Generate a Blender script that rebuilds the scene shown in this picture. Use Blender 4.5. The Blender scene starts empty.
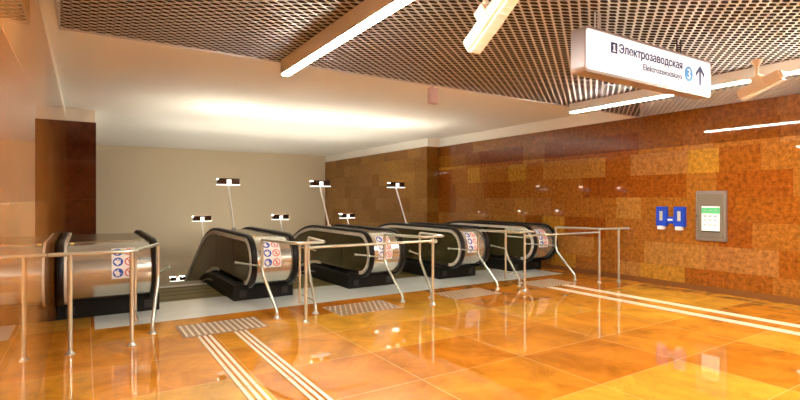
import bpy, bmesh, math, random
from mathutils import Vector, Matrix
random.seed(7)
SC = bpy.context.scene
COL = SC.collection

# ------------------------------------------------------------------ materials
def new_mat(name):
    m = bpy.data.materials.new(name); m.use_nodes = True
    nt = m.node_tree
    return m, nt, nt.nodes['Principled BSDF']
def N(nt, t, **kw):
    n = nt.nodes.new(t)
    for k, v in kw.items(): setattr(n, k, v)
    return n
def simple(name, col, rough=.5, metal=0, spec=.5, bump=0, bscale=60, var=0, emit=None, estr=0):
    m, nt, b = new_mat(name)
    b.inputs['Base Color'].default_value = (*col, 1)
    b.inputs['Roughness'].default_value = rough
    b.inputs['Metallic'].default_value = metal
    b.inputs['Specular IOR Level'].default_value = spec
    tc = N(nt, 'ShaderNodeTexCoord'); nz = N(nt, 'ShaderNodeTexNoise')
    nz.inputs['Scale'].default_value = bscale; nz.inputs['Detail'].default_value = 4
    nt.links.new(tc.outputs['Object'], nz.inputs['Vector'])
    if var:
        mx = N(nt, 'ShaderNodeMixRGB'); mx.inputs[1].default_value = (*[c*(1-var) for c in col], 1)
        mx.inputs[2].default_value = (*[min(1, c*(1+var)) for c in col], 1)
        nt.links.new(nz.outputs['Fac'], mx.inputs[0]); nt.links.new(mx.outputs[0], b.inputs['Base Color'])
    if bump:
        bp = N(nt, 'ShaderNodeBump'); bp.inputs['Strength'].default_value = bump; bp.inputs['Distance'].default_value = .01
        nt.links.new(nz.outputs['Fac'], bp.inputs['Height']); nt.links.new(bp.outputs[0], b.inputs['Normal'])
    if emit:
        b.inputs['Emission Color'].default_value = (*emit, 1); b.inputs['Emission Strength'].default_value = estr
    return m

def math_node(nt, op, a, b=None):
    n = N(nt, 'ShaderNodeMath', operation=op)
    for i, v in enumerate((a, b)):
        if v is None: continue
        if isinstance(v, (int, float)): n.inputs[i].default_value = v
        else: nt.links.new(v, n.inputs[i])
    return n.outputs[0]

def ramp(nt, fac, stops, interp='LINEAR'):
    r = N(nt, 'ShaderNodeValToRGB'); r.color_ramp.interpolation = interp
    el = r.color_ramp.elements
    el[0].position = stops[0][0]; el[0].color = (*stops[0][1], 1)
    el[1].position = stops[1][0]; el[1].color = (*stops[1][1], 1)
    for p, c in stops[2:]:
        e = el.new(p); e.color = (*c, 1)
    nt.links.new(fac, r.inputs[0]); return r.outputs[0]

def block_stone(name, uaxis, bw, bh, stops, rough, joint=(.25,.12,.04), jw=.006, grain=.25, zoff=0, uoff=0,
                gscale=7, bumpiness=.15, top=None, spec=.5, vaxis=2, rowshift=True, jmix=.6, warp=0, dist=.1):
    """polished stone slabs: every slab takes its own colour from the ramp; world coordinates in metres"""
    m, nt, b = new_mat(name); L = nt.links.new
    g = N(nt, 'ShaderNodeNewGeometry'); sp = N(nt, 'ShaderNodeSeparateXYZ'); L(g.outputs['Position'], sp.inputs[0])
    u = math_node(nt, 'ADD', sp.outputs[uaxis], uoff); v = math_node(nt, 'ADD', sp.outputs[vaxis], zoff)
    v = math_node(nt, 'DIVIDE', v, bh); row = math_node(nt, 'FLOOR', v)
    wr = N(nt, 'ShaderNodeTexWhiteNoise', noise_dimensions='1D'); L(row, wr.inputs['W'])
    us = math_node(nt, 'DIVIDE', u, bw)
    if rowshift: us = math_node(nt, 'ADD', us, math_node(nt, 'MULTIPLY', wr.outputs['Value'], 5.3))
    if warp: us = math_node(nt, 'ADD', us, math_node(nt, 'MULTIPLY', math_node(nt, 'SINE', math_node(nt, 'ADD', math_node(nt, 'MULTIPLY', us, 2.2), row)), warp))
    cell = math_node(nt, 'FLOOR', us)
    cv = N(nt, 'ShaderNodeCombineXYZ'); L(cell, cv.inputs[0]); L(row, cv.inputs[1])
    wn = N(nt, 'ShaderNodeTexWhiteNoise', noise_dimensions='2D'); L(cv.outputs[0], wn.inputs['Vector'])
    col = ramp(nt, wn.outputs['Value'], stops, 'CONSTANT')
    # stone grain
    nz = N(nt, 'ShaderNodeTexNoise'); nz.inputs['Scale'].default_value = gscale; nz.inputs['Detail'].default_value = 9
    nz.inputs['Roughness'].default_value = .68; nz.inputs['Distortion'].default_value = dist
    L(g.outputs['Position'], nz.inputs['Vector'])
    gr = ramp(nt, nz.outputs['Fac'], [(.3, (1-grain*1.6,)*3), (.72, (1+grain*.5,)*3)])
    mx = N(nt, 'ShaderNodeMixRGB', blend_type='MULTIPLY'); mx.inputs[0].default_value = 1
    L(col, mx.inputs[1]); L(gr, mx.inputs[2])
    # fine speckle
    n2 = N(nt, 'ShaderNodeTexNoise'); n2.inputs['Scale'].default_value = 90; n2.inputs['Detail'].default_value = 3
    L(g.outputs['Position'], n2.inputs['Vector'])
    g2 = ramp(nt, n2.outputs['Fac'], [(.35, (1-grain*.7,)*3), (.65, (1+grain*.25,)*3)])
    m2 = N(nt, 'ShaderNodeMixRGB', blend_type='MULTIPLY'); m2.inputs[0].default_value = 1
    L(mx.outputs[0], m2.inputs[1]); L(g2, m2.inputs[2])
    # joints
    fu = math_node(nt, 'FRACT', us); fv = math_node(nt, 'FRACT', v)
    ju = math_node(nt, 'LESS_THAN', fu, jw/bw); jv = math_node(nt, 'LESS_THAN', fv, jw/bh)
    j = math_node(nt, 'MAXIMUM', ju, jv)
    m3 = N(nt, 'ShaderNodeMixRGB'); L(math_node(nt, 'MULTIPLY', j, jmix), m3.inputs[0])
    L(m2.outputs[0], m3.inputs[1]); m3.inputs[2].default_value = (*joint, 1)
    out = m3.outputs[0]
    if top:   # the same slabs tinted darker above a given height
        z0, tcol = top
        t = math_node(nt, 'GREATER_THAN', sp.outputs[2], z0)
        tm = N(nt, 'ShaderNodeMixRGB', blend_type='MULTIPLY'); tm.inputs[0].default_value = 1
        tm.inputs[1].default_value = (*tcol, 1); L(out, tm.inputs[2])
        m4 = N(nt, 'ShaderNodeMixRGB'); L(t, m4.inputs[0]); L(out, m4.inputs[1]); L(tm.outputs[0], m4.inputs[2]); out = m4.outputs[0]
    L(out, b.inputs['Base Color'])
    b.inputs['Roughness'].default_value = rough; b.inputs['Specular IOR Level'].default_value = spec
    if bumpiness:
        bp = N(nt, 'ShaderNodeBump'); bp.inputs['Strength'].default_value = bumpiness; bp.inputs['Distance'].default_value = .002
        L(nz.outputs['Fac'], bp.inputs['Height']); L(bp.outputs[0], b.inputs['Normal'])
    return m

A=(.46,.165,.022); B_=(.40,.115,.012); Cc=(.55,.24,.045); D=(.37,.095,.010); E=(.60,.275,.03); F=(.50,.20,.045)
M_wall_r = block_stone('stone_wall', 1, .72, .41, [(0,A),(.16,Cc),(.30,B_),(.42,F),(.58,D),(.70,Cc),(.80,A),(.93,E)], .035,
                       joint=(.12,.04,.012), jmix=.35, zoff=.04, uoff=.35, bumpiness=0, top=(2.50,(.62,.50,.45)), grain=.36, gscale=15, warp=.25)
M_wall_f = block_stone('stone_wall_far_shaded', 1, .72, .41, [(0,(.36,.16,.025)),(.2,(.39,.18,.03)),(.45,(.32,.135,.02)),(.65,(.36,.16,.03)),(.85,(.30,.115,.015))], .04,
                       joint=(.12,.04,.012), jmix=.3, zoff=.04, bumpiness=0, grain=.25, gscale=15, warp=.25)  # right wall stone again, darker colours stand in for weaker light there
M_wall_l = block_stone('stone_wall_left', 1, 1.3, .78, [(0,(.56,.235,.055)),(.3,(.44,.17,.032)),(.6,(.60,.27,.07)),(.85,(.37,.125,.02))], .008,
                       joint=(.75,.5,.25), jmix=.5, jw=.008, bumpiness=0, grain=.3, spec=.1, zoff=.03, uoff=.4, rowshift=False)
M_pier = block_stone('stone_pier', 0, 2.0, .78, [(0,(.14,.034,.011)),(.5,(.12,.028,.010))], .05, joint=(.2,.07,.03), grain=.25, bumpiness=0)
M_floor = block_stone('floor_stone', 0, 1.2, .9, [(0,(.74,.28,.024)),(.2,(.64,.21,.016)),(.45,(.78,.33,.03)),(.7,(.69,.245,.02)),(.88,(.80,.38,.038))], .025,
                      joint=(.85,.52,.2), jmix=.45, jw=.010, vaxis=1, grain=.30, gscale=1.8, dist=.8, bumpiness=.0, rowshift=False, uoff=-.05, zoff=.1, spec=.55)
def plaster(name, c): return simple(name, c, .85, spec=.15, bump=.03, bscale=40, var=.02)
M_plaster = plaster('plaster', (.88,.84,.76))
M_farwall = plaster('far_plaster', (.88,.77,.57))
M_void = simple('dark_void', (.05,.035,.025), .9, spec=.1)
M_marble = simple('grey_marble', (.80,.87,.84), .12, var=.14, bscale=3)
M_plate = simple('floor_plate_metal', (.15,.115,.022), .5, metal=.2, spec=.3)
M_step = simple('step_metal', (.30,.27,.19), .4, metal=.6)
M_brush = simple('brushed_steel', (.60,.60,.53), .22, metal=.75)
M_rail = simple('rail_steel', (.72,.76,.67), .2, metal=.7)
M_panel = simple('olive_panel', (.17,.15,.062), .2, metal=.7, var=.06, bscale=4)
M_trim = simple('panel_trim', (.86,.84,.76), .3, metal=.25)
M_deck = simple('deck_steel', (.34,.29,.20), .24, metal=.9)
M_rubber = simple('handrail_rubber', (.010,.008,.007), .4, spec=.25)
M_black = simple('black_plinth', (.010,.010,.008), .5, spec=.2)
M_grey = simple('plinth_grey', (.3,.3,.3), .4)
M_white = simple('white_paint', (.93,.92,.88), .35)
M_cream = simple('cream_enamel', (.80,.62,.42), .4)
M_dkglass = simple('dark_glass', (.035,.015,.01), .12)
M_emit_strip = simple('strip_light', (1,1,1), .5, emit=(1,.975,.88), estr=16)
M_emit_lamp = simple('lamp_light', (1,1,1), .5, emit=(1,.94,.80), estr=33)
M_tray = simple('lamp_tray', (.9,.9,.85), .4, emit=(1,.95,.85), estr=.2)  # glow added so tray and centre block look brightly lit
M_alu = simple('aluminium', (.62,.60,.58), .35, metal=.6)
M_sign = simple('sign_face', (.9,.93,.95), .3, emit=(.78,.90,1), estr=.085)
M_signbox = simple('sign_case', (.34,.29,.28), .35, metal=.3)
M_navy = simple('navy_letters', (.02,.035,.17), .4, spec=.2)
M_greytxt = simple('grey_letters', (.09,.11,.22), .4)
M_blue3 = simple('blue_disc', (.02,.22,.55), .4, emit=(.02,.28,.70), estr=.06)
M_whitetxt = simple('white_letters', (.95,.95,.95), .4, emit=(.9,.95,1), estr=.08)
M_blue = simple('blue_plastic', (.010,.06,.55), .35)
M_stkblue = simple('sticker_blue', (.015,.09,.5), .4)
M_stkred = simple('sticker_red', (.7,.06,.04), .4)
M_stk = simple('sticker_white', (.88,.88,.86), .4)
M_blackpl = simple('black_plastic', (.02,.02,.02), .4)
M_kiosk = simple('kiosk_frame', (.40,.36,.31), .35, metal=.7)
M_kglass = simple('kiosk_glass', (.20,.17,.13), .1)
M_scr = simple('screen_white', (.8,.82,.78), .3, emit=(.75,.85,.75), estr=.05)
M_scrg = simple('screen_green', (.1,.5,.2), .3, emit=(.06,.5,.16), estr=.05)
M_scrt = simple('screen_grey', (.35,.4,.36), .3)
M_tact = simple('tactile_plate', (.30,.17,.08), .3, var=.08)
M_tbar = simple('tactile_bar', (.82,.70,.55), .3)
M_stud = simple('tactile_stud', (.78,.64,.48), .35)
M_lightgrey = simple('light_grey_paint', (.80,.82,.84), .4)
M_pink = simple('pink_plastic', (.55,.40,.40), .4)

# expanded-metal ceiling sheet: lens-shaped openings cut by the material
def mesh_ceiling_mat():
    m, nt, b = new_mat('expanded_metal'); L = nt.links.new
    g = N(nt, 'ShaderNodeNewGeometry'); sp = N(nt, 'ShaderNodeSeparateXYZ'); L(g.outputs['Position'], sp.inputs[0])
    PX, PY = .126, .092
    def lens(ox, oy):
        fx = math_node(nt, 'FRACT', math_node(nt, 'ADD', math_node(nt, 'DIVIDE', sp.outputs[0], PX), 40+ox))
        fy = math_node(nt, 'FRACT', math_node(nt, 'ADD', math_node(nt, 'DIVIDE', sp.outputs[1], PY), 200+oy))
        ax = math_node(nt, 'ABSOLUTE', math_node(nt, 'SUBTRACT', fx, .5)); ay = math_node(nt, 'ABSOLUTE', math_node(nt, 'SUBTRACT', fy, .5))
        s = math_node(nt, 'ADD', math_node(nt, 'POWER', math_node(nt, 'DIVIDE', ax, .36), 1.4), math_node(nt, 'POWER', math_node(nt, 'DIVIDE', ay, .27), 1.5))
        return math_node(nt, 'LESS_THAN', s, 1.0), s
    (h1, s1), (h2, s2) = lens(0, 0), lens(.5, .5)
    hole = math_node(nt, 'MAXIMUM', h1, h2)
    b.inputs['Base Color'].default_value = (.56,.54,.53,1); b.inputs['Metallic'].default_value = .3; b.inputs['Roughness'].default_value = .42
    bp = N(nt, 'ShaderNodeBump'); bp.inputs['Strength'].default_value = .8; bp.inputs['Distance'].default_value = .02
    L(math_node(nt, 'MINIMUM', s1, s2), bp.inputs['Height']); L(bp.outputs[0], b.inputs['Normal'])
    tr = N(nt, 'ShaderNodeBsdfTransparent'); mix = N(nt, 'ShaderNodeMixShader')
    L(hole, mix.inputs[0]); L(b.outputs[0], mix.inputs[1]); L(tr.outputs[0], mix.inputs[2])
    L(mix.outputs[0], nt.nodes['Material Output'].inputs[0])
    return m
M_mesh = mesh_ceiling_mat()

# ------------------------------------------------------------------ mesh helpers
def link(name, bm, mat, parent=None, smooth=False, smooth_angle=None):
    me = bpy.data.meshes.new(name)
    bmesh.ops.recalc_face_normals(bm, faces=bm.faces[:])
    bm.to_mesh(me); bm.free()
    mats = mat if isinstance(mat, (list, tuple)) else [mat]
    for mm in mats: me.materials.append(mm)
    if smooth:
        for p in me.polygons: p.use_smooth = True
        try: me.set_sharp_from_angle(angle=math.radians(smooth_angle or 40))
        except Exception: pass
    o = bpy.data.objects.new(name, me); COL.objects.link(o)
    if parent: o.parent = parent
    return o
def tag(o, label=None, cat=None, group=None, kind=None):
    if label: o['label'] = label
    if cat: o['category'] = cat
    if group: o['group'] = group
    if kind: o['kind'] = kind
    return o
def empty(name, loc=(0,0,0)):
    o = bpy.data.objects.new(name, None); COL.objects.link(o); o.location = loc; o.empty_display_size = .1
    return o
def box(bm, x0, x1, y0, y1, z0, z1, mi=0, bevel=0):
    vs = [bm.verts.new((x, y, z)) for x in (x0, x1) for y in (y0, y1) for z in (z0, z1)]
    fs = [bm.faces.new([vs[i] for i in f]) for f in ((0,1,3,2),(4,6,7,5),(0,4,5,1),(2,3,7,6),(0,2,6,4),(1,5,7,3))]
    for f in fs: f.material_index = mi
    if bevel:
        es = list({e for f in fs for e in f.edges})
        r = bmesh.ops.bevel(bm, geom=es, offset=bevel, segments=2, affect='EDGES')
        for f in r['faces']: f.material_index = mi
    return vs
def BX(*a, **k):
    bm = bmesh.new(); box(bm, *a, **k); return bm
def round_path(pts, r, seg=6):
    pts = [Vector(p) for p in pts]; out = [pts[0]]
    for i in range(1, len(pts)-1):
        a, p, c = pts[i-1], pts[i], pts[i+1]
        rr = min(r[i] if isinstance(r, (list, tuple)) else r, (a-p).length*.48, (c-p).length*.48)
        s = p+(a-p).normalized()*rr; e = p+(c-p).normalized()*rr
        for k in range(seg+1):
            t = k/seg; out.append(s*(1-t)**2+p*2*t*(1-t)+e*t*t)
    out.append(pts[-1]); return out
def sweep(bm, path, prof, closed_prof=True, caps=True, up=None, mi=0):
    """prof: list of (a, b) offsets; a along the side vector, b along the up vector"""
    path = [Vector(p) for p in path]; rings = []; n = len(path)
    ref = Vector(up) if up else None; prev = None
    for i, p in enumerate(path):
        t = (path[min(i+1, n-1)]-path[max(i-1, 0)]).normalized()
        if ref is not None:
            side = ref.normalized(); upv = side.cross(t).normalized()
        else:
            if prev is None:
                h = Vector((0,0,1)) if abs(t.z) < .9 else Vector((1,0,0))
                side = t.cross(h).normalized()
            else: side = (prev-t*prev.dot(t)).normalized()
            prev = side; upv = side.cross(t).normalized()
        rings.append([bm.verts.new(p+side*a+upv*b) for a, b in prof])
    m = len(prof)
    for i in range(n-1):
        for k in range(m if closed_prof else m-1):
            f = bm.faces.new((rings[i][k], rings[i][(k+1)%m], rings[i+1][(k+1)%m], rings[i+1][k])); f.material_index = mi
    if caps and closed_prof:
        bm.faces.new(rings[0]).material_index = mi; bm.faces.new(list(reversed(rings[-1]))).material_index = mi
def circ(r, n=12): return [(r*math.cos(2*math.pi*k/n), r*math.sin(2*math.pi*k/n)) for k in range(n)]
def tube(bm, pts, r, bend=0, n=12, mi=0):
    sweep(bm, round_path(pts, bend) if bend else pts, circ(r, n), mi=mi)
def lathe(bm, c, prof, n=20, mi=0):
    rings = [[bm.verts.new((c[0]+r*math.cos(2*math.pi*k/n), c[1]+r*math.sin(2*math.pi*k/n), c[2]+z)) for k in range(n)] for r, z in prof]
    for a, b in zip(rings, rings[1:]):
        for k in range(n): bm.faces.new((a[k], a[(k+1)%n], b[(k+1)%n], b[k])).material_index = mi
    bm.faces.new(rings[0]).material_index = mi; bm.faces.new(rings[-1]).material_index = mi
def ball(bm, c, r, mi=0):
    x = bmesh.ops.create_uvsphere(bm, u_segments=12, v_segments=8, radius=r, matrix=Matrix.Translation(c))
    for v in x['verts']:
        for f in v.link_faces: f.material_index = mi
def extrude_yz(bm, poly, x0, x1, mi=0):
    a = [bm.verts.new((x0, y, z)) for y, z in poly]; b = [bm.verts.new((x1, y, z)) for y, z in poly]
    n = len(poly)
    bm.faces.new(a).material_index = mi; bm.faces.new(list(reversed(b))).material_index = mi
    for i in range(n): bm.faces.new((a[i], b[i], b[(i+1)%n], a[(i+1)%n])).material_index = mi
def struct(name, bm, mat, **k):
    o = link(name, bm, mat, **k); o['kind'] = 'structure'; return o

# ------------------------------------------------------------------ the hall
XL, XR = -.31, 8.86
YB = -6.0
YP, YF = 11.79, 19.07      # where the walls step in; the far wall
XL2, XR2 = .19, 8.44
ZW, ZM, ZC = 3.12, 3.12, 3.37
ZLOW = -5.0
# floor with the escalator wells left open beyond 8.25
bm = BX(XL-.3, XR+.3, YB, 6.95, -.3, 0); box(bm, XL, .1, 6.95, 7.75, -.3, 0); box(bm, 8.5, XR, 6.95, 7.75, -.3, 0)
struct('floor', bm, M_floor)
struct('floor_landing', BX(.1, 8.5, 6.95, 8.25, -.3, 0), M_marble)
struct('floor_lower', BX(XL2, XR2, 8.25, YF, ZLOW-.2, ZLOW), M_void)
struct('wall_left', BX(XL-.3, XL, YB, YP, ZLOW, ZW), M_wall_l)
struct('wall_right', BX(XR, XR+.3, YB, YP, ZLOW, ZW), M_wall_r)
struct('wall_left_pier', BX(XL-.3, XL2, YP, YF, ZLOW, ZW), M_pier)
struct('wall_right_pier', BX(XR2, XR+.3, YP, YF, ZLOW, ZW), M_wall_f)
struct('wall_far', BX(XL-.3, XR+.3, YF, YF+.3, ZLOW, ZC), M_farwall)
struct('wall_back', BX(XL-.3, XR+.3, YB-.3, YB, 0, ZC), M_wall_l)
struct('wall_landing_edge', BX(XL2, XR2, 8.05, 8.25, ZLOW, -.3), M_void)
# plaster frieze over the stone, set a little behind it
struct('trim_1', BX(XL-.3, XL-.02, YB, YP, ZW, ZC), M_plaster)
struct('trim_2', BX(XR+.02, XR+.3, YB, YP, ZW, ZC), M_plaster)
struct('trim_3', BX(XL-.3, XL2-.02, YP, YF, ZW, ZC), M_plaster)
struct('trim_4', BX(XR2+.02, XR+.3, YP, YF, ZW, ZC), M_plaster)
struct('ceiling', BX(XL-.3, XR+.3, 5.49, YF+.3, ZC, ZC+.1), M_plaster)
# closed plenum over the metal mesh, its shade put into a near-black colour
bm = BX(XL-.3, XR+.3, YB, 5.59, 3.62, 3.7); box(bm, XL-.3, XR+.3, 5.49, 5.59, ZC+.1, 3.62)
struct('ceiling_plenum', bm, M_void)
struct('ceiling_shade_sheet', BX(-.19, XR+.3, 5.476, 5.49, ZM, 3.62), M_void)  # added near-black sheet, stands in for shade behind the mesh edge
struct('ceiling_fascia_side', BX(-.208, -.192, YB, 5.49, ZM, 3.62), M_plaster)
struct('ceiling_margin', BX(XL-.02, -.209, YB, 5.49, ZC, ZC+.1), M_plaster)
bm = bmesh.new(); bm.faces.new([bm.verts.new(p) for p in ((-.19,YB,ZM),(XR,YB,ZM),(XR,5.46,ZM),(-.19,5.46,ZM))])
mc = link('mesh_ceiling_panel', bm, M_mesh)
tag(mc, 'suspended ceiling of brown expanded metal mesh with dark lens-shaped openings', 'ceiling panel')
bm = BX(-.19, XR-.005, 5.455, 5.475, ZM-.014, ZM+.004); box(bm, -.205, -.19, YB+.005, 5.475, ZM-.014, ZM+.004)
link('edge_trim', bm, M_alu, mc)
# thin stone skirting along the right wall
struct('baseboard_right', BX(XR-.008, XR, YB, 7.7, 0, .10), simple('skirting_stone', (.22,.085,.025), .15, var=.2, bscale=12))

# ------------------------------------------------------------------ escalator shape
TAN = .54
YK, YKB = 10.3, 10.0
YEND = 18.5
NR, NY, NZ = .385, 7.575, .625
def knee(y0, z, yk, yend, w=.75, seg=8):
    """flat run at z that rolls over at yk and goes down the slope"""
    a = Vector((yk-w, z)); p = Vector((yk, z)); e = Vector((yk+w, z-w*TAN)); pts = []
    for k in range(seg+1):
        t = k/seg; q = a*(1-t)**2+p*2*t*(1-t)+e*t*t; pts.append((q.x, q.y))
    pts.append((yend, z-(yend-yk)*TAN)); return pts
def nose(r, n=16, y=NY, z=NZ, a0=-90, a1=-270):
    return [(y+r*math.cos(math.radians(a0+(a1-a0)*k/n)), z+r*math.sin(math.radians(a0+(a1-a0)*k/n))) for k in range(n+1)]
def outline(inset, yend):
    """outline of the balustrade: round newel, level top, slope; closed along the skirt"""
    r = NR-inset
    top = knee(0, NZ+r, YK-inset*.3, yend); bot = knee(0, NZ-r, YKB+inset*.3, yend)
    return nose(r)+top+list(reversed(bot))

def clip_pts(pts, y): return [p for p in pts if p[0] <= y]

def make_balustrade(xc, hl, hr, bl, br, label, yl=YEND, yr=YEND, sticker=True, plaque=True):
    """hl / hr: handrail offsets from xc, bl / br: base edges; yl / yr: how far each side runs back"""
    root = empty('escalator_balustrade', (xc, 7.75, 0)); tag(root, label, 'balustrade', 'steel balustrades between the escalators')
    off = Vector((-xc, -7.75, 0))
    def add(name, bm, mat, par=root, **k):
        bmesh.ops.translate(bm, verts=bm.verts[:], vec=off); return link(name, bm, mat, par, **k)
    # plinth along floor and slope
    def plinth_poly(yend):
        t = knee(0, .225, YKB+.02, yend); b = knee(0, -.0+.0, YKB-.02, yend)
        return [(7.75, .225)]+t+list(reversed([(y, z-.002 if y > 9.3 else z) for y, z in b]))+[(7.75, 0)]
    bm = bmesh.new()
    xm = xc
    extrude_yz(bm, plinth_poly(yl), bl, xm); extrude_yz(bm, plinth_poly(yr), xm, br)
    pl = add('plinth', bm, M_black)
    # grey seam strip and small reflectors on the plinth
    for s, xx, ye in ((-1, bl, yl), (1, br, yr)):
        if abs(xx-xc) > .3:
            bm = bmesh.new(); sweep(bm, [(xx+s*.004, y, z) for y, z in knee(0, .12, YKB, ye) if y > 7.9][:],
                                    [(-.006,-.012),(.006,-.012),(.006,.012),(-.006,.012)], up=(1,0,0))
            add('skirt_brush', bm, M_grey, pl)
    for xx in (bl+.14, br-.14): add('plinth_vent', BX(xx-.05, xx+.05, 7.735, 7.76, .05, .15), M_vent, pl)
    # steel shell: rounded front and top deck between the two handrails
    bm = bmesh.new()
    XA, XB = xc+hl+.045, xc+hr-.045
    extrude_yz(bm, outline(.035, yl), XA, xm); extrude_yz(bm, outline(.035, yr), xm, XB)
    add('steel_shell', bm, M_brush, smooth=True)
    # flat deck plate on top with a raised rim
    bm = bmesh.new()
    for (xa, xb, ye) in ((XA+.03, xm, yl), (xm, XB-.03, yr)):
        t = [(7.9, NZ+NR-.035)]+knee(0, NZ+NR-.035, YK-.01, ye)
        sweep(bm, [(0, y, z) for y, z in t], [(xa,0),(xb,0),(xb,.012),(xa,.012)], up=(1,0,0))
    add('top_deck', bm, M_deck)
    # per side: panel, trim, handrail
    for s, hx, bx_, ye in ((-1, hl, bl, yl), (1, hr, br, yr)):
        x = xc+hx
        pz = outline(.075, ye)
        bm = bmesh.new(); extrude_yz(bm, pz, x-.02, x+.02)
        pn = add('side_panel', bm, M_panel)
        # joints between panel sheets
        for yy in (8.3, 9.55):
            add('panel_joint', BX(x+s*.021-.002, x+s*.021+.002, yy, yy+.008, NZ-NR+.10, NZ+NR-.10), M_black, pn)
        # trim: a light band just inside the handrail, facing outwards
        ro, ri = NR-.03, NR-.085
        def band(bm, r_out, r_in, xa, xb):
            o_ = outline(NR-r_out, ye); i_ = outline(NR-r_in, ye); n = len(o_)
            vo = [[bm.verts.new((xx, y, z)) for y, z in o_] for xx in (xa, xb)]; vi = [[bm.verts.new((xx, y, z)) for y, z in i_] for xx in (xa, xb)]
            for k in range(n-1):
                if k == n//2 and False: continue
                bm.faces.new((vo[0][k], vo[0][k+1], vi[0][k+1], vi[0][k])); bm.faces.new((vo[1][k], vo[1][k+1], vi[1][k+1], vi[1][k]))
                bm.faces.new((vo[0][k], vo[0][k+1], vo[1][k+1], vo[1][k])); bm.faces.new((vi[0][k], vi[0][k+1], vi[1][k+1], vi[1][k]))
        bm = bmesh.new()
        if hx < -.5: band(bm, NR+.012, ri, x+.050, x+.078)
        else: band(bm, ro, ri, x+s*.012, x+s*.040)
        add('panel_trim', bm, M_trim, smooth=True)
        # handrail
        hp = [(8.0, NZ-NR)]+nose(NR)+knee(0, NZ+NR, YK, ye)
        bm = bmesh.new()
        prof = [(-.042,-.012),(-.030,-.024),(.030,-.024),(.042,-.012),(.042,.010),(.028,.024),(-.028,.024),(-.042,.010)]
        xo = x-s*.012
        sweep(bm, [(xo, y, z) for y, z in hp], prof, up=(1,0,0))
        add('handrail', bm, M_rubber, smooth=True, smooth_angle=50)
    # inner decking between skirt and panel
    for xa, xb, ye in ((bl, xc+hl-.02, yl), (xc+hr+.02, br, yr)):
        if xb-xa > .04:
            bm = bmesh.new()
            sweep(bm, [(0, y, z) for y, z in [(7.76, .225)]+knee(0, .225, YKB+.02, ye)], [(xa,0),(xb,0),(xb,.01),(xa,.01)], up=(1,0,0))
            add('inner_decking', bm, M_black)
    if sticker:
        # safety sticker wrapped on the round front: white ground, 3 rows of a blue and a red sign
        x0 = xc-.175 if sticker is True else sticker
        R = NR-.035
        def P(u, v, d=.003):    # u across (m), v along the curve (m) measured down from the upper edge
            a = math.radians(180-58)+v/R
            return Vector((x0+u, NY+(R+d)*math.cos(a), NZ+(R+d)*math.sin(a)))
        W, H = .27, .43
        bm = bmesh.new()
        K = 10; rows = [[bm.verts.new(P(u, H*k/K)) for u in (0, W)] for k in range(K+1)]
        for a, b in zip(rows, rows[1:]): bm.faces.new((a[0], a[1], b[1], b[0]))
        st = add('safety_sticker', bm, M_stk, smooth=True); st['label'] = 'white sticker with blue and red round safety signs'
        def disc(bm, cu, cv, r, d, inner=0, mi=0):
            n = 20
            o_ = [bm.verts.new(P(cu+r*math.cos(2*math.pi*k/n), cv+r*math.sin(2*math.pi*k/n), d)) for k in range(n)]
            if inner:
                i_ = [bm.verts.new(P(cu+inner*math.cos(2*math.pi*k/n), cv+inner*math.sin(2*math.pi*k/n), d)) for k in range(n)]
                for k in range(n): bm.faces.new((o_[k], o_[(k+1)%n], i_[(k+1)%n], i_[k])).material_index = mi
            else: bm.faces.new(o_).material_index = mi
        def quad(bm, pts, d, mi=0): bm.faces.new([bm.verts.new(P(u, v, d)) for u, v in pts]).material_index = mi
        for r in range(3):
            cv = .075+r*.14
            wt = bmesh.new(); disc(wt, .07, cv, .058, .0045)
            disc(wt, .068, cv-.032, .010, .006, 0, 1)
            quad(wt, ((.055,cv-.018),(.078,cv-.018),(.083,cv+.012),(.052,cv+.012)), .006, 1)
            if r == 0: quad(wt, ((.045,cv+.015),(.1,cv+.015),(.1,cv+.027),(.045,cv+.027)), .006, 1)
            elif r == 1: quad(wt, ((.085,cv-.03),(.098,cv-.03),(.098,cv+.026),(.085,cv+.026)), .006, 1); quad(wt, ((.045,cv+.016),(.085,cv+.016),(.085,cv+.028),(.045,cv+.028)), .006, 1)
            else: quad(wt, ((.03,cv+.0),(.11,cv+.006),(.11,cv+.013),(.03,cv+.007)), .006, 1); quad(wt, ((.055,cv+.012),(.065,cv+.012),(.058,cv+.044),(.048,cv+.044)), .006, 1); quad(wt, ((.070,cv+.012),(.08,cv+.012),(.09,cv+.044),(.08,cv+.044)), .006, 1)
            add('blue_sign', wt, [M_stkblue, M_stk], st)
            red = bmesh.new(); disc(red, .2, cv, .056, .0045, .044)
            disc(red, .2, cv-.02, .009, .005); quad(red, ((.19,cv-.008),(.21,cv-.008),(.206,cv+.03),(.193,cv+.03)), .005)
            quad(red, ((.162,cv-.034),(.169,cv-.041),(.238,cv+.034),(.231,cv+.041)), .0055)
            add('red_sign', red, M_stkred, st)
    if plaque:
        bm = BX(xc+hl+.11, xc+hl+.15, 7.66, 7.70, NZ+NR-.028, NZ+NR-.018)
        add('call_point', bm, M_emit_small)
    return root

M_emit_small = simple('amber_light', (.9,.6,.1), .4, emit=(1,.6,.1), estr=.04)
M_vent = simple('vent_black', (.02,.02,.018), .5)
XCS = [.255, 2.39, 4.345, 6.30, 8.25]
bal = []
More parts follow.
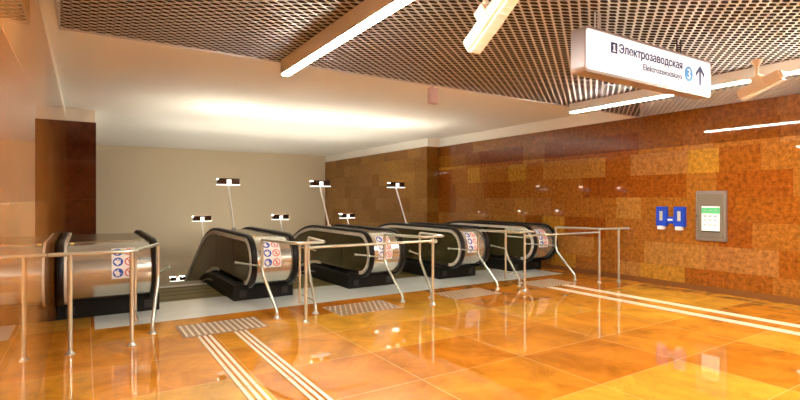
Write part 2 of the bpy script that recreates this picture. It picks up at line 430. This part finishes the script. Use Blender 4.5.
# the outer two stop their wall side at the step of the wall
bal.append(make_balustrade(.255, -.522, .54, XL+.008, .89, 'wide steel and black escalator balustrade beside the polished left wall', yl=11.74, sticker=.285))
bal.append(make_balustrade(2.39, -.325, .325, 1.92, 2.86, 'steel escalator balustrade with fully visible sticker, nearest of those standing clear of walls'))
bal.append(make_balustrade(4.345, -.325, .325, 3.875, 4.815, 'middle one of the five steel escalator balustrades'))
bal.append(make_balustrade(6.30, -.325, .325, 5.83, 6.77, 'steel escalator balustrade between the middle one and the one against the stone wall'))
bal.append(make_balustrade(8.25, -.325, .325, 7.78, 8.72, 'steel escalator balustrade standing against the right-hand stone wall', yr=11.74))

# ------------------------------------------------------------------ escalators between the balustrades
def make_escalator(x0, x1, label):
    root = empty('escalator', ((x0+x1)/2, 8.25, 0)); tag(root, label, 'escalator', 'escalators going down')
    xm = (x0+x1)/2; off = Vector((-xm, -8.25, 0))
    def add(name, bm, mat, par=root):
        bmesh.ops.translate(bm, verts=bm.verts[:], vec=off); return link(name, bm, mat, par)
    a, b = x0+.012, x1-.012
    bm = BX(a, b, 8.252, 9.62, -.06, -.004)
    fp = add('floor_plate', bm, M_plate)
    bm = bmesh.new()
    for k in range(4):
        y = 8.42+k*.36; box(bm, a+.02, b-.02, y, y+.05, -.004, .0)
    add('plate_groove', bm, simple('plate_dark', (.10,.08,.03), .5, metal=.4), fp)
    bm = BX(a, b, 9.625, 9.78, -.06, -.001)
    for k in range(24):
        x = a+.02+k*(b-a-.04)/23.5; box(bm, x, x+.012, 9.78, 9.83, -.03, -.004)
    add('comb', bm, M_alu)
    for k in range(21):
        y = 9.84+k*.4
        z = -.012 if y < 10.0 else -(y-10.0)*TAN-.02
        if y > 18: break
        bm = BX(a+.005, b-.005, y, y+.396, z-.03, z); box(bm, a+.005, b-.005, y+.366, y+.396, z-.24, z-.03)
        for j in range(16):
            x = a+.03+j*(b-a-.06)/15; box(bm, x-.012, x+.012, y+.01, y+.385, z, z+.008)
        add('step', bm, M_step)
    return root
make_escalator(.89, 1.92, 'escalator with olive floor plate beside the left wall balustrade')
make_escalator(2.86, 3.875, 'escalator closed off by the rail, second along from the left wall')
make_escalator(4.815, 5.83, 'escalator just beyond the middle balustrade, its entry open')
make_escalator(6.77, 7.78, 'escalator nearest the right-hand stone wall')

# ------------------------------------------------------------------ lamps on leaning posts
def make_lamp(x, ytop, ztop, length, label):
    ux = Vector((0, math.sin(math.atan(TAN)), math.cos(math.atan(TAN))))
    top = Vector((x, ytop, ztop)); base = top-ux*length
    root = empty('balustrade_lamp', base); tag(root, label, 'lamp', 'uplighter lamps on the escalator balustrades')
    d = top-base
    bm = bmesh.new(); sweep(bm, [Vector((0,0,0)), d*.02, d*.98, d], circ(.016)); 
    link('post', bm, M_white, root, smooth=True)
    bm = bmesh.new(); sweep(bm, [-ux*.01, ux*.03], circ(.045, 16)); link('foot', bm, M_alu, root, smooth=True)
    c = d
    bm = BX(c.x-.215, c.x+.215, c.y-.075, c.y+.075, c.z, c.z+.02); link('tray', bm, M_tray, root)
    for s in (-1, 1):
        dp = link('dark_pane', BX(c.x+s*.125-.08, c.x+s*.125+.08, c.y-.066, c.y+.066, c.z+.021, c.z+.115), M_dkglass, root)
        link('light_window', BX(c.x+s*.13-.074, c.x+s*.13+.074, c.y-.06, c.y+.06, c.z+.1155, c.z+.119), M_emit_lamp, dp)
    bm = BX(c.x-.043, c.x+.043, c.y-.07, c.y+.07, c.z+.021, c.z+.12); link('centre_block', bm, M_tray, root)
    for s in (-1, 1): link('rim', BX(c.x-.205, c.x+.205, c.y+s*.070-.003, c.y+s*.070+.003, c.z+.112, c.z+.135), M_dkglass, root)
    return root
names = {2.39: 'nearest balustrade clear of the walls', 4.345: 'middle balustrade', 6.30: 'balustrade beyond the middle one'}
for x in (2.39, 4.345, 6.30):
    make_lamp(x, 10.08, 1.84, .967, 'tall leaning white lamp on the level top of the '+names[x])
    make_lamp(x, 12.7, 1.03, 1.18, 'low lamp, first one down the slope of the '+names[x])
    make_lamp(x, 16.4, -.92, 1.222, 'lamp furthest down the slope of the '+names[x])

# ------------------------------------------------------------------ railings
RR = .021
ZT, ZS = 1.005, .945
def flange(bm, x, y):
    lathe(bm, (x, y, 0), [(.048, 0), (.048, .006), (.034, .016), (.026, .034), (.022, .036)], 16)
def post_part(root, x, y, z1, ox, oy):
    bm = bmesh.new(); tube(bm, [(x-ox, y-oy, 0), (x-ox, y-oy, z1)], RR); p = link('post', bm, M_rail, root, smooth=True)
    bm = bmesh.new(); flange(bm, x-ox, y-oy); link('flange', bm, M_rail, p, smooth=True)
def gate_tube(root, x, y, ox, oy):
    bm = bmesh.new(); tube(bm, [(x-ox, y-oy, .12), (x-ox, y-oy, .93)], .017); ball(bm, (x-ox, y-oy, .93), .017)
    g = link('hanging_tube', bm, M_rail, root, smooth=True)
    for z in (.25, .9):
        bm = bmesh.new(); tube(bm, [(x-ox, y-oy, z), (x-ox-.015, y-oy-.6, z)], .008, n=8); link('hinge_bracket', bm, M_rail, g, smooth=True)
def hoop_leg(root, fx, fy, side, ox, oy, lean=.07, back=.42, stub=True):
    """bent leg of the hoop, leaning back towards the handrail; returns its upper end"""
    p0 = (fx-ox, fy-oy, 0); p1 = (fx-ox, fy-oy, .10); p2 = (fx+side*lean-ox, fy+back-oy, .56)
    p3 = (fx+side*lean-ox, fy+back-oy, ZT-.06)
    bm = bmesh.new(); tube(bm, [p0, p1, p2, p3], RR, bend=.09); lg = link('leg', bm, M_rail, root, smooth=True)
    bm = bmesh.new(); flange(bm, p0[0], p0[1]); link('flange', bm, M_rail, lg, smooth=True)
    if stub:
        q = (p2[0]+side*.2, p2[1]+.6, .64); bm = bmesh.new()
        tube(bm, [(p2[0], p2[1], .64), q], .013, n=10); ball(bm, q, .022)
        link('side_arm', bm, M_rail, lg, smooth=True)
    return p3
def hoop(root, xc, ox, oy, front_y=5.93):
    a = hoop_leg(root, xc-.27, 6.33, -1, ox, oy); b = hoop_leg(root, xc+.27, 6.33, 1, ox, oy)
    bm = bmesh.new()
    pts = [a, (a[0], a[1], ZT), (xc-.16-ox, front_y-oy, ZT), (xc+.24-ox, front_y+.03-oy, ZT), (b[0], b[1], ZT), b]
    tube(bm, pts, RR, bend=[0,.09,.10,.05,.07,0]); link('top_rail', bm, M_rail, root, smooth=True)

# left unit: from the polished wall to the first escalator
ox, oy = .42, 5.98
r = empty('guard_railing', (ox, oy, 0)); tag(r, 'steel railing from the polished left wall with two posts and a bent end leg', 'railing', 'steel guard railings')
for x in (-.126, .42): post_part(r, x, oy, ZT, ox, oy)
e = hoop_leg(r, .66, 6.40, 1, ox, oy, lean=.10, back=.36)
bm = bmesh.new(); tube(bm, [(XL+.004-ox, 0, ZT), (.44-ox, .0, ZT), (e[0]-.0, e[1], ZT), e], RR, bend=[0,.12,.06,0])
link('top_rail', bm, M_rail, r, smooth=True); gate_tube(r, .50, 6.60, ox, oy)
bm = bmesh.new(); lathe(bm, (XL+.0045-ox, 0, ZT), [(.001,0),(.002,.0)],4); bm.free()

# two units with a straight rail across a closed escalator
def closed_unit(xa, xb, label, name_b=True, hang=True):
    ox, oy = (xa+xb)/2, 5.93
    r = empty('guard_railing', (ox, oy, 0)); tag(r, label, 'railing', 'steel guard railings')
    hoop(r, xa, ox, oy)
    post_part(r, xa-.03, 5.93, ZT, ox, oy)
    if hang: gate_tube(r, xa+.12, 6.53, ox, oy)
    return r, ox, oy
r, ox, oy = closed_unit(2.39, 4.345, 'steel railing with hooped ends closing the escalator left of the middle balustrade')
hoop(r, 4.345, ox, oy); post_part(r, 4.35, 5.93, ZT, ox, oy)
bm = bmesh.new(); tube(bm, [(2.36-ox, 0, ZS), (4.35-ox, 0, ZS)], .018)
for x in (4.31, 4.40): ball(bm, (x-ox, 0, ZS-.008), .030)
link('cross_rail', bm, M_rail, r, smooth=True)
r, ox, oy = closed_unit(6.30, 8.1, 'long steel railing with hoops and wall rail in front of the last escalator')
post_part(r, 8.13, 5.82, ZT, ox, oy); post_part(r, 8.58, 5.72, ZT, ox, oy)
bm = bmesh.new(); tube(bm, [(6.27-ox, 0, ZS), (8.13-ox, -.11, ZS)], .018); link('cross_rail', bm, M_rail, r, smooth=True)
a = hoop_leg(r, 7.98, 6.25, -1, ox, oy, lean=.05, back=.42)
bm = bmesh.new(); tube(bm, [a, (a[0], a[1], ZT), (8.18-ox, 5.82-oy, ZT), (8.84-ox, 5.68-oy, ZT)], RR, bend=[0,.09,.1,0])
link('top_rail', bm, M_rail, r, smooth=True)

# ------------------------------------------------------------------ tactile paving
def studs_plate(x0, x1, y0, y1, label, bars):
    r = empty('tactile_paving', ((x0+x1)/2, (y0+y1)/2, 0)); tag(r, label, 'tactile paving', 'tactile paving at the escalators')
    ox, oy = (x0+x1)/2, (y0+y1)/2
    link('plate', BX(x0-ox, x1-ox, y0-oy, y1-oy, .0, .004), M_tact, r)
    bm = bmesh.new()
    if bars:
        n = 14
        for k in range(n):
            x = x0+.045+k*(x1-x0-.09)/(n-1)-ox; box(bm, x-.014, x+.014, y0+.03-oy, y1-.03-oy, .004, .010)
    else:
        nx, ny = 12, 7
        for j in range(ny):
            for k in range(nx):
                x = x0+.03+(k+.5*(j%2))*(x1-x0-.06)/(nx-.5)-ox; y = y0+.035+j*(y1-y0-.07)/(ny-1)-oy
                vs = [bm.verts.new((x+.015*math.cos(a*math.pi/4), y+.02*math.sin(a*math.pi/4), .004)) for a in range(8)]
                vt = [bm.verts.new((x+.009*math.cos(a*math.pi/4), y+.013*math.sin(a*math.pi/4), .010)) for a in range(8)]
                bm.faces.new(vt)
                for a in range(8): bm.faces.new((vs[a], vs[(a+1)%8], vt[(a+1)%8], vt[a]))
    o = link('raised_bars' if bars else 'raised_studs', bm, M_tbar if bars else M_stud, r)
studs_plate(.93, 1.90, 5.97, 6.58, 'tactile plate of long parallel bars before the leftmost open escalator', True)
studs_plate(2.88, 3.86, 5.99, 6.62, 'studded tactile plate behind the cross rail nearest the camera', False)
studs_plate(4.86, 5.84, 6.02, 6.64, 'studded tactile plate in the open gap beyond the middle balustrade', False)
studs_plate(6.80, 7.76, 6.02, 6.64, 'studded tactile plate nearest the rough stone wall', False)
def guide(xc, y0, y1, label, n=3):
    o = empty('guide_strip', (xc, y0, 0)); bm = bmesh.new()
    y = y1
    while y > y0:
        ya = max(y0, y-.6)
        for k in range(n):
            x = (k-(n-1)/2)*.058; box(bm, x-.0155, x+.0155, ya+.012-y0, y-y0, 0, .007)
        y -= .6
    ob = link('guide_strip', bm, M_tbar); COL.objects.unlink; ob.location = (xc, y0, 0); bpy.data.objects.remove(o)
    ob.name = 'guide_strip'
    tag(ob, label, 'guide strip', 'raised guide strips on the floor')
guide(1.145, 0, 5.95, 'triple white floor guide strip, the one nearer the polished wall of the left pair')
guide(1.545, 0, 5.95, 'triple white floor guide strip, the one farther from the polished wall of the left pair')
guide(6.96, -1, 6.0, 'triple white floor guide strip farther from the rough stone wall, of the right pair')
guide(7.38, -1, 6.0, 'triple white floor guide strip closest to the rough stone wall')

# ------------------------------------------------------------------ ceiling lights
def strip(x, y0, y1, label, dp=.15):
    r = empty('strip_light', (x, y1, ZM)); tag(r, label, 'ceiling light', 'linear ceiling lights')
    L = y0-y1
    link('housing', BX(-.05, .05, L, 0, -dp+.015, -.0005, bevel=.004), M_lightgrey, r)
    link('diffuser', BX(-.040, .040, L+.01, -.01, -dp, -dp+.02, bevel=.006), M_emit_strip, r)
strip(1.90, -1.2, 5.40, 'bright linear ceiling light near the polished left wall', .175)
strip(6.72, -1.2, 5.34, 'bright linear ceiling light running behind the hanging sign')
strip(1.93, -5.8, -1.5, 'unseen linear ceiling light added behind the viewer, continuing the left row')  # out of view, added to brighten the hall
strip(6.75, -5.8, -1.5, 'unseen linear ceiling light added behind the viewer, continuing the right row')  # second added lamp behind the camera, for more fill light
strip(4.35, -5.8, .4, 'unseen linear ceiling light added in the middle of the hall behind the viewer')  # added unseen lamp, lifts the overall brightness

# ------------------------------------------------------------------ loudspeakers
def speaker(x, y, z, yaw, pitch, ln, w, h, label):
    r = empty('column_loudspeaker', (x, y, ZM)); tag(r, label, 'loudspeaker', 'loudspeakers hung from the mesh ceiling')
    d = z-ZM
    Mx = Matrix.Translation((0, 0, d)) @ Matrix.Rotation(yaw, 4, 'Z') @ Matrix.Rotation(pitch, 4, 'X')
    bm = bmesh.new(); box(bm, -w/2, w/2, -ln/2, ln/2, -h/2, h/2, bevel=.02); bmesh.ops.transform(bm, matrix=Mx, verts=bm.verts[:])
    b = link('cabinet', bm, M_cream, r)
    bm = bmesh.new(); box(bm, -w*.38, w*.38, -ln*.46, ln*.46, -h/2-.005, -h/2+.001, bevel=.002)
    for k in range(9): box(bm, -w*.36, w*.36, -ln*.42+k*ln*.1, -ln*.42+k*ln*.1+.012, -h/2-.008, -h/2-.004)
    bmesh.ops.transform(bm, matrix=Mx, verts=bm.verts[:]); link('grille', bm, M_white, b)
    bm = bmesh.new(); box(bm, -w/2-.008, -w/2+.0, -.05, .05, -h*.4, h*.8); box(bm, w/2, w/2+.008, -.05, .05, -h*.4, h*.8); box(bm, -w/2-.008, w/2+.008, -.05, .05, h*.8, h*.8+.008)
    bmesh.ops.transform(bm, matrix=Mx, verts=bm.verts[:]); link('yoke', bm, M_cream, r)
    top = Mx @ Vector((0, 0, h*.8)); bm = bmesh.new()
    sweep(bm, [top, Vector((top.x, top.y, -.06))], circ(.018)); lathe(bm, (top.x, top.y, -.075), [(.02,0),(.05,.05),(.055,.0745)], 16)
    link('ceiling_bracket', bm, M_cream, r, smooth=True)
speaker(2.52, 2.72, 2.87, math.radians(0), math.radians(-34), .54, .13, .13, 'lit cream box loudspeaker hanging between the sign and the left strip light')
speaker(6.36, 2.50, 2.83, math.radians(0), math.radians(-22), .46, .11, .12, 'cream box loudspeaker hanging by the right edge next to the hanging sign')
# small housing at the edge of the mesh
r = empty('ceiling_detector', (4.06, 5.53, ZC)); tag(r, 'small pinkish box hanging from the plaster just beyond the mesh edge', 'detector')
link('housing', BX(-.07, .07, -.04, .04, -.49, -.27, bevel=.008), M_pink, r)
bm = bmesh.new(); tube(bm, [(0,0,-.27),(0,0,0)], .014); link('stem', bm, M_alu, r)

# ------------------------------------------------------------------ hanging sign
def text_mesh(body, size, align='LEFT', off=0):
    c = bpy.data.curves.new('t', 'FONT'); c.body = body; c.size = size; c.align_x = align; c.extrude = .0015; c.offset = off
    o = bpy.data.objects.new('t', c); COL.objects.link(o)
    dg = bpy.context.evaluated_depsgraph_get(); dg.update()
    me = bpy.data.meshes.new_from_object(o.evaluated_get(dg)); bpy.data.objects.remove(o); return me
def put_text(body, name, mat, parent, x, z, width, height, y, align='LEFT', bold=0):
    me = text_mesh(body, 1.0)
    xs = [v.co.x for v in me.vertices]; ys = [v.co.y for v in me.vertices]
    w = max(xs)-min(xs); h = max(ys)-min(ys); x0 = min(xs); y0 = min(ys)
    sx = width/w; sy = height/h
    for v in me.vertices:
        cx, cy, cz = v.co; v.co = (x+(cx-x0)*sx, y-(.002 if cz > 0 else 0), z+(cy-y0)*sy)
    if bold:      # heavier strokes: the same letters again, a hair to each side
        bm = bmesh.new(); bm.from_mesh(me); g = bm.verts[:]+bm.edges[:]+bm.faces[:]
        for i, (dx, dz) in enumerate(((bold, 0), (-bold, 0), (0, bold*.8), (0, -bold*.8))):
            d = bmesh.ops.duplicate(bm, geom=g)
            bmesh.ops.translate(bm, verts=[v for v in d['geom'] if isinstance(v, bmesh.types.BMVert)], vec=(dx*sx, -.0004*(i+1), dz*sy))
        bm.to_mesh(me); bm.free()
    me.materials.clear(); me.materials.append(mat)
    o = bpy.data.objects.new(name, me); COL.objects.link(o); o.parent = parent; return o
SX0, SX1, SY, SZ0, SZ1 = 3.37, 5.37, 2.55, 2.585, 2.955
r = empty('hanging_sign', (SX0, SY, SZ0)); tag(r, 'long lit white direction sign with Cyrillic name, blue number 3 and arrow', 'sign')
Wd, Ht = SX1-SX0, SZ1-SZ0
def round_rect(x0, x1, z0, z1, rad, n=6):
    pts = []
    for cx, cz, a0 in ((x1-rad, z1-rad, 0), (x0+rad, z1-rad, 90), (x0+rad, z0+rad, 180), (x1-rad, z0+rad, 270)):
        for k in range(n+1):
            a = math.radians(a0+90*k/n); pts.append((cx+rad*math.cos(a), cz+rad*math.sin(a)))
    return pts
def slab(bm, poly, y0, y1, mi=0):
    a = [bm.verts.new((x, y0, z)) for x, z in poly]; b = [bm.verts.new((x, y1, z)) for x, z in poly]; n = len(poly)
    bm.faces.new(a).material_index = mi; bm.faces.new(list(reversed(b))).material_index = mi
    for i in range(n): bm.faces.new((a[i], b[i], b[(i+1)%n], a[(i+1)%n])).material_index = mi
bm = bmesh.new(); slab(bm, round_rect(0, Wd, 0, Ht, .045), 0, .13); link('case', bm, M_signbox, r, smooth=True, smooth_angle=30)
bm = bmesh.new(); slab(bm, round_rect(.022, Wd-.022, .022, Ht-.022, .03), -.004, .002); fc = link('face', bm, M_sign, r)
fc['label'] = 'white lit face with lettering'
def s_x(f): return f*Wd
def s_z(f): return f*Ht
yt = -.0055
put_text('Электрозаводская', 'cyrillic_lettering', M_navy, fc, s_x(.226), s_z(.52), s_x(.497), s_z(.27), yt, bold=.024)
put_text('Elektrozavodskaya', 'latin_lettering', M_greytxt, fc, s_x(.402), s_z(.27), s_x(.321), s_z(.19), yt, bold=.022)
bm = bmesh.new(); slab(bm, [(s_x(.170),s_z(.54)),(s_x(.214),s_z(.54)),(s_x(.214),s_z(.78)),(s_x(.170),s_z(.78))], yt-.001, yt+.001); sq = link('navy_square', bm, M_navy, fc)
bm = bmesh.new()
slab(bm, [(s_x(.187),s_z(.59)),(s_x(.197),s_z(.59)),(s_x(.197),s_z(.72)),(s_x(.187),s_z(.72))], yt-.0025, yt-.0012)
slab(bm, [(s_x(.181),s_z(.575)),(s_x(.203),s_z(.575)),(s_x(.203),s_z(.60)),(s_x(.181),s_z(.60))], yt-.0026, yt-.0013)
slab(bm, [(s_x(.181),s_z(.70)),(s_x(.197),s_z(.70)),(s_x(.197),s_z(.735)),(s_x(.189),s_z(.735))], yt-.0027, yt-.0014)
link('square_glyph', bm, M_whitetxt, sq)
bm = bmesh.new(); rr_ = Ht*.20
slab(bm, [(s_x(.7825)+rr_*math.cos(k*math.pi/16), s_z(.50)+rr_*math.sin(k*math.pi/16)) for k in range(32)], yt-.001, yt+.001); dsc = link('blue_disc', bm, M_blue3, fc)
put_text('3', 'number_three', M_whitetxt, dsc, s_x(.7825)-.024, s_z(.38), .048, s_z(.25), yt-.002)
bm = bmesh.new(); ax = s_x(.889)
slab(bm, [(ax-.017,s_z(.27)),(ax+.017,s_z(.27)),(ax+.017,s_z(.70)),(ax-.017,s_z(.70))], yt-.001, yt+.001)
slab(bm, [(ax,s_z(.80)),(ax-.078,s_z(.60)),(ax-.078,s_z(.49)),(ax,s_z(.69)),(ax+.078,s_z(.49)),(ax+.078,s_z(.60))], yt-.0015, yt+.001)
link('up_arrow', bm, M_navy, fc)
for fx in (.13, .76):
    bm = bmesh.new()
    for dx in (-.035, .035): tube(bm, [(s_x(fx)+dx, .065, Ht-.004), (s_x(fx)+dx, .065, ZM-SZ0)], .007, n=8)
    box(bm, s_x(fx)-.055, s_x(fx)+.055, .05, .08, Ht-.002, Ht+.012)
    link('hanger', bm, M_blackpl if fx > .5 else M_alu, r)

# ------------------------------------------------------------------ things on the right wall
r = empty('information_kiosk', (XR, 4.19, .863)); tag(r, 'steel framed wall kiosk with lit white and green screen', 'kiosk')
KH, KW = .84, .24
link('frame', BX(-.05, 0, -KW, KW, 0, KH, bevel=.008), M_kiosk, r)
g = link('glass_front', BX(-.056, -.049, -KW+.04, KW-.04, .05, KH-.05), M_kglass, r)
sc_ = link('screen', BX(-.060, -.055, -.145, .135, .17, .58), M_scr, r); sc_['label'] = 'lit white screen with green top'
link('green_header', BX(-.062, -.0595, -.145, .135, .46, .56), M_scrg, sc_)
bm = bmesh.new()
for j, zz in enumerate((.40, .34, .26)):
    for yy in (-.08, .0, .08): box(bm, -.062, -.0595, yy-.022, yy+.022, zz, zz+(.02 if j else .035))
for yy in (-.09, 0, .08): box(bm, -.0635, -.0615, yy-.02, yy+.02, .50, .52)
link('screen_content', bm, M_scrt, sc_)
link('screen_foot', BX(-.062, -.0545, -.145, .135, .15, .172), M_blackpl, r)
bm = bmesh.new(); box(bm, -.058, -.05, KW-.03, KW-.018, .40, .43); link('keyhole', bm, M_blackpl, r)
for k, (y, lb) in enumerate(((5.02, 'blue wall box with white base, the one farther from the steel kiosk'), (4.70, 'blue wall box with white base, the one next to the steel kiosk'))):
    r = empty('wall_dispenser', (XR, y, 1.03)); tag(r, lb, 'dispenser', 'blue boxes on the stone wall')
    link('body', BX(-.07, 0, -.095, .095, .05, .40, bevel=.006), M_blue, r)
    link('label_window', BX(-.074, -.069, -.028, .028, .15, .32), simple('pale_label', (.55,.55,.5), .4), r)
    link('white_base', BX(-.11, -.004, -.05, .05, -.01, .055, bevel=.006), M_white, r)
r = empty('wall_socket_box', (XR, 4.86, 1.13)); tag(r, 'small blue box with white stripe between the two blue wall boxes', 'wall box')
link('body', BX(-.06, 0, -.055, .055, 0, .12, bevel=.005), M_blue, r); link('stripe', BX(-.064, -.059, -.045, .045, .05, .085), M_stk, r)

# ------------------------------------------------------------------ world, camera
w = bpy.data.worlds.new('world'); SC.world = w; w.use_nodes = True
w.node_tree.nodes['Background'].inputs[0].default_value = (1,.85,.65,1); w.node_tree.nodes['Background'].inputs[1].default_value = .05
cam = bpy.data.cameras.new('camera'); co = bpy.data.objects.new('camera', cam); COL.objects.link(co)
cam.sensor_width = 36; cam.lens = 495/800*36; cam.clip_start = .02; cam.clip_end = 100
co.location = (0, 0, 1.55); co.rotation_euler = (math.radians(90), 0, -math.atan(315/495))
SC.camera = co
SC.view_settings.view_transform = 'Standard'; SC.view_settings.look = 'None'
SC.view_settings.gamma = 1; SC.view_settings.use_curve_mapping = False
SC.view_settings.exposure = 3.03
SC.cycles.max_bounces = 8
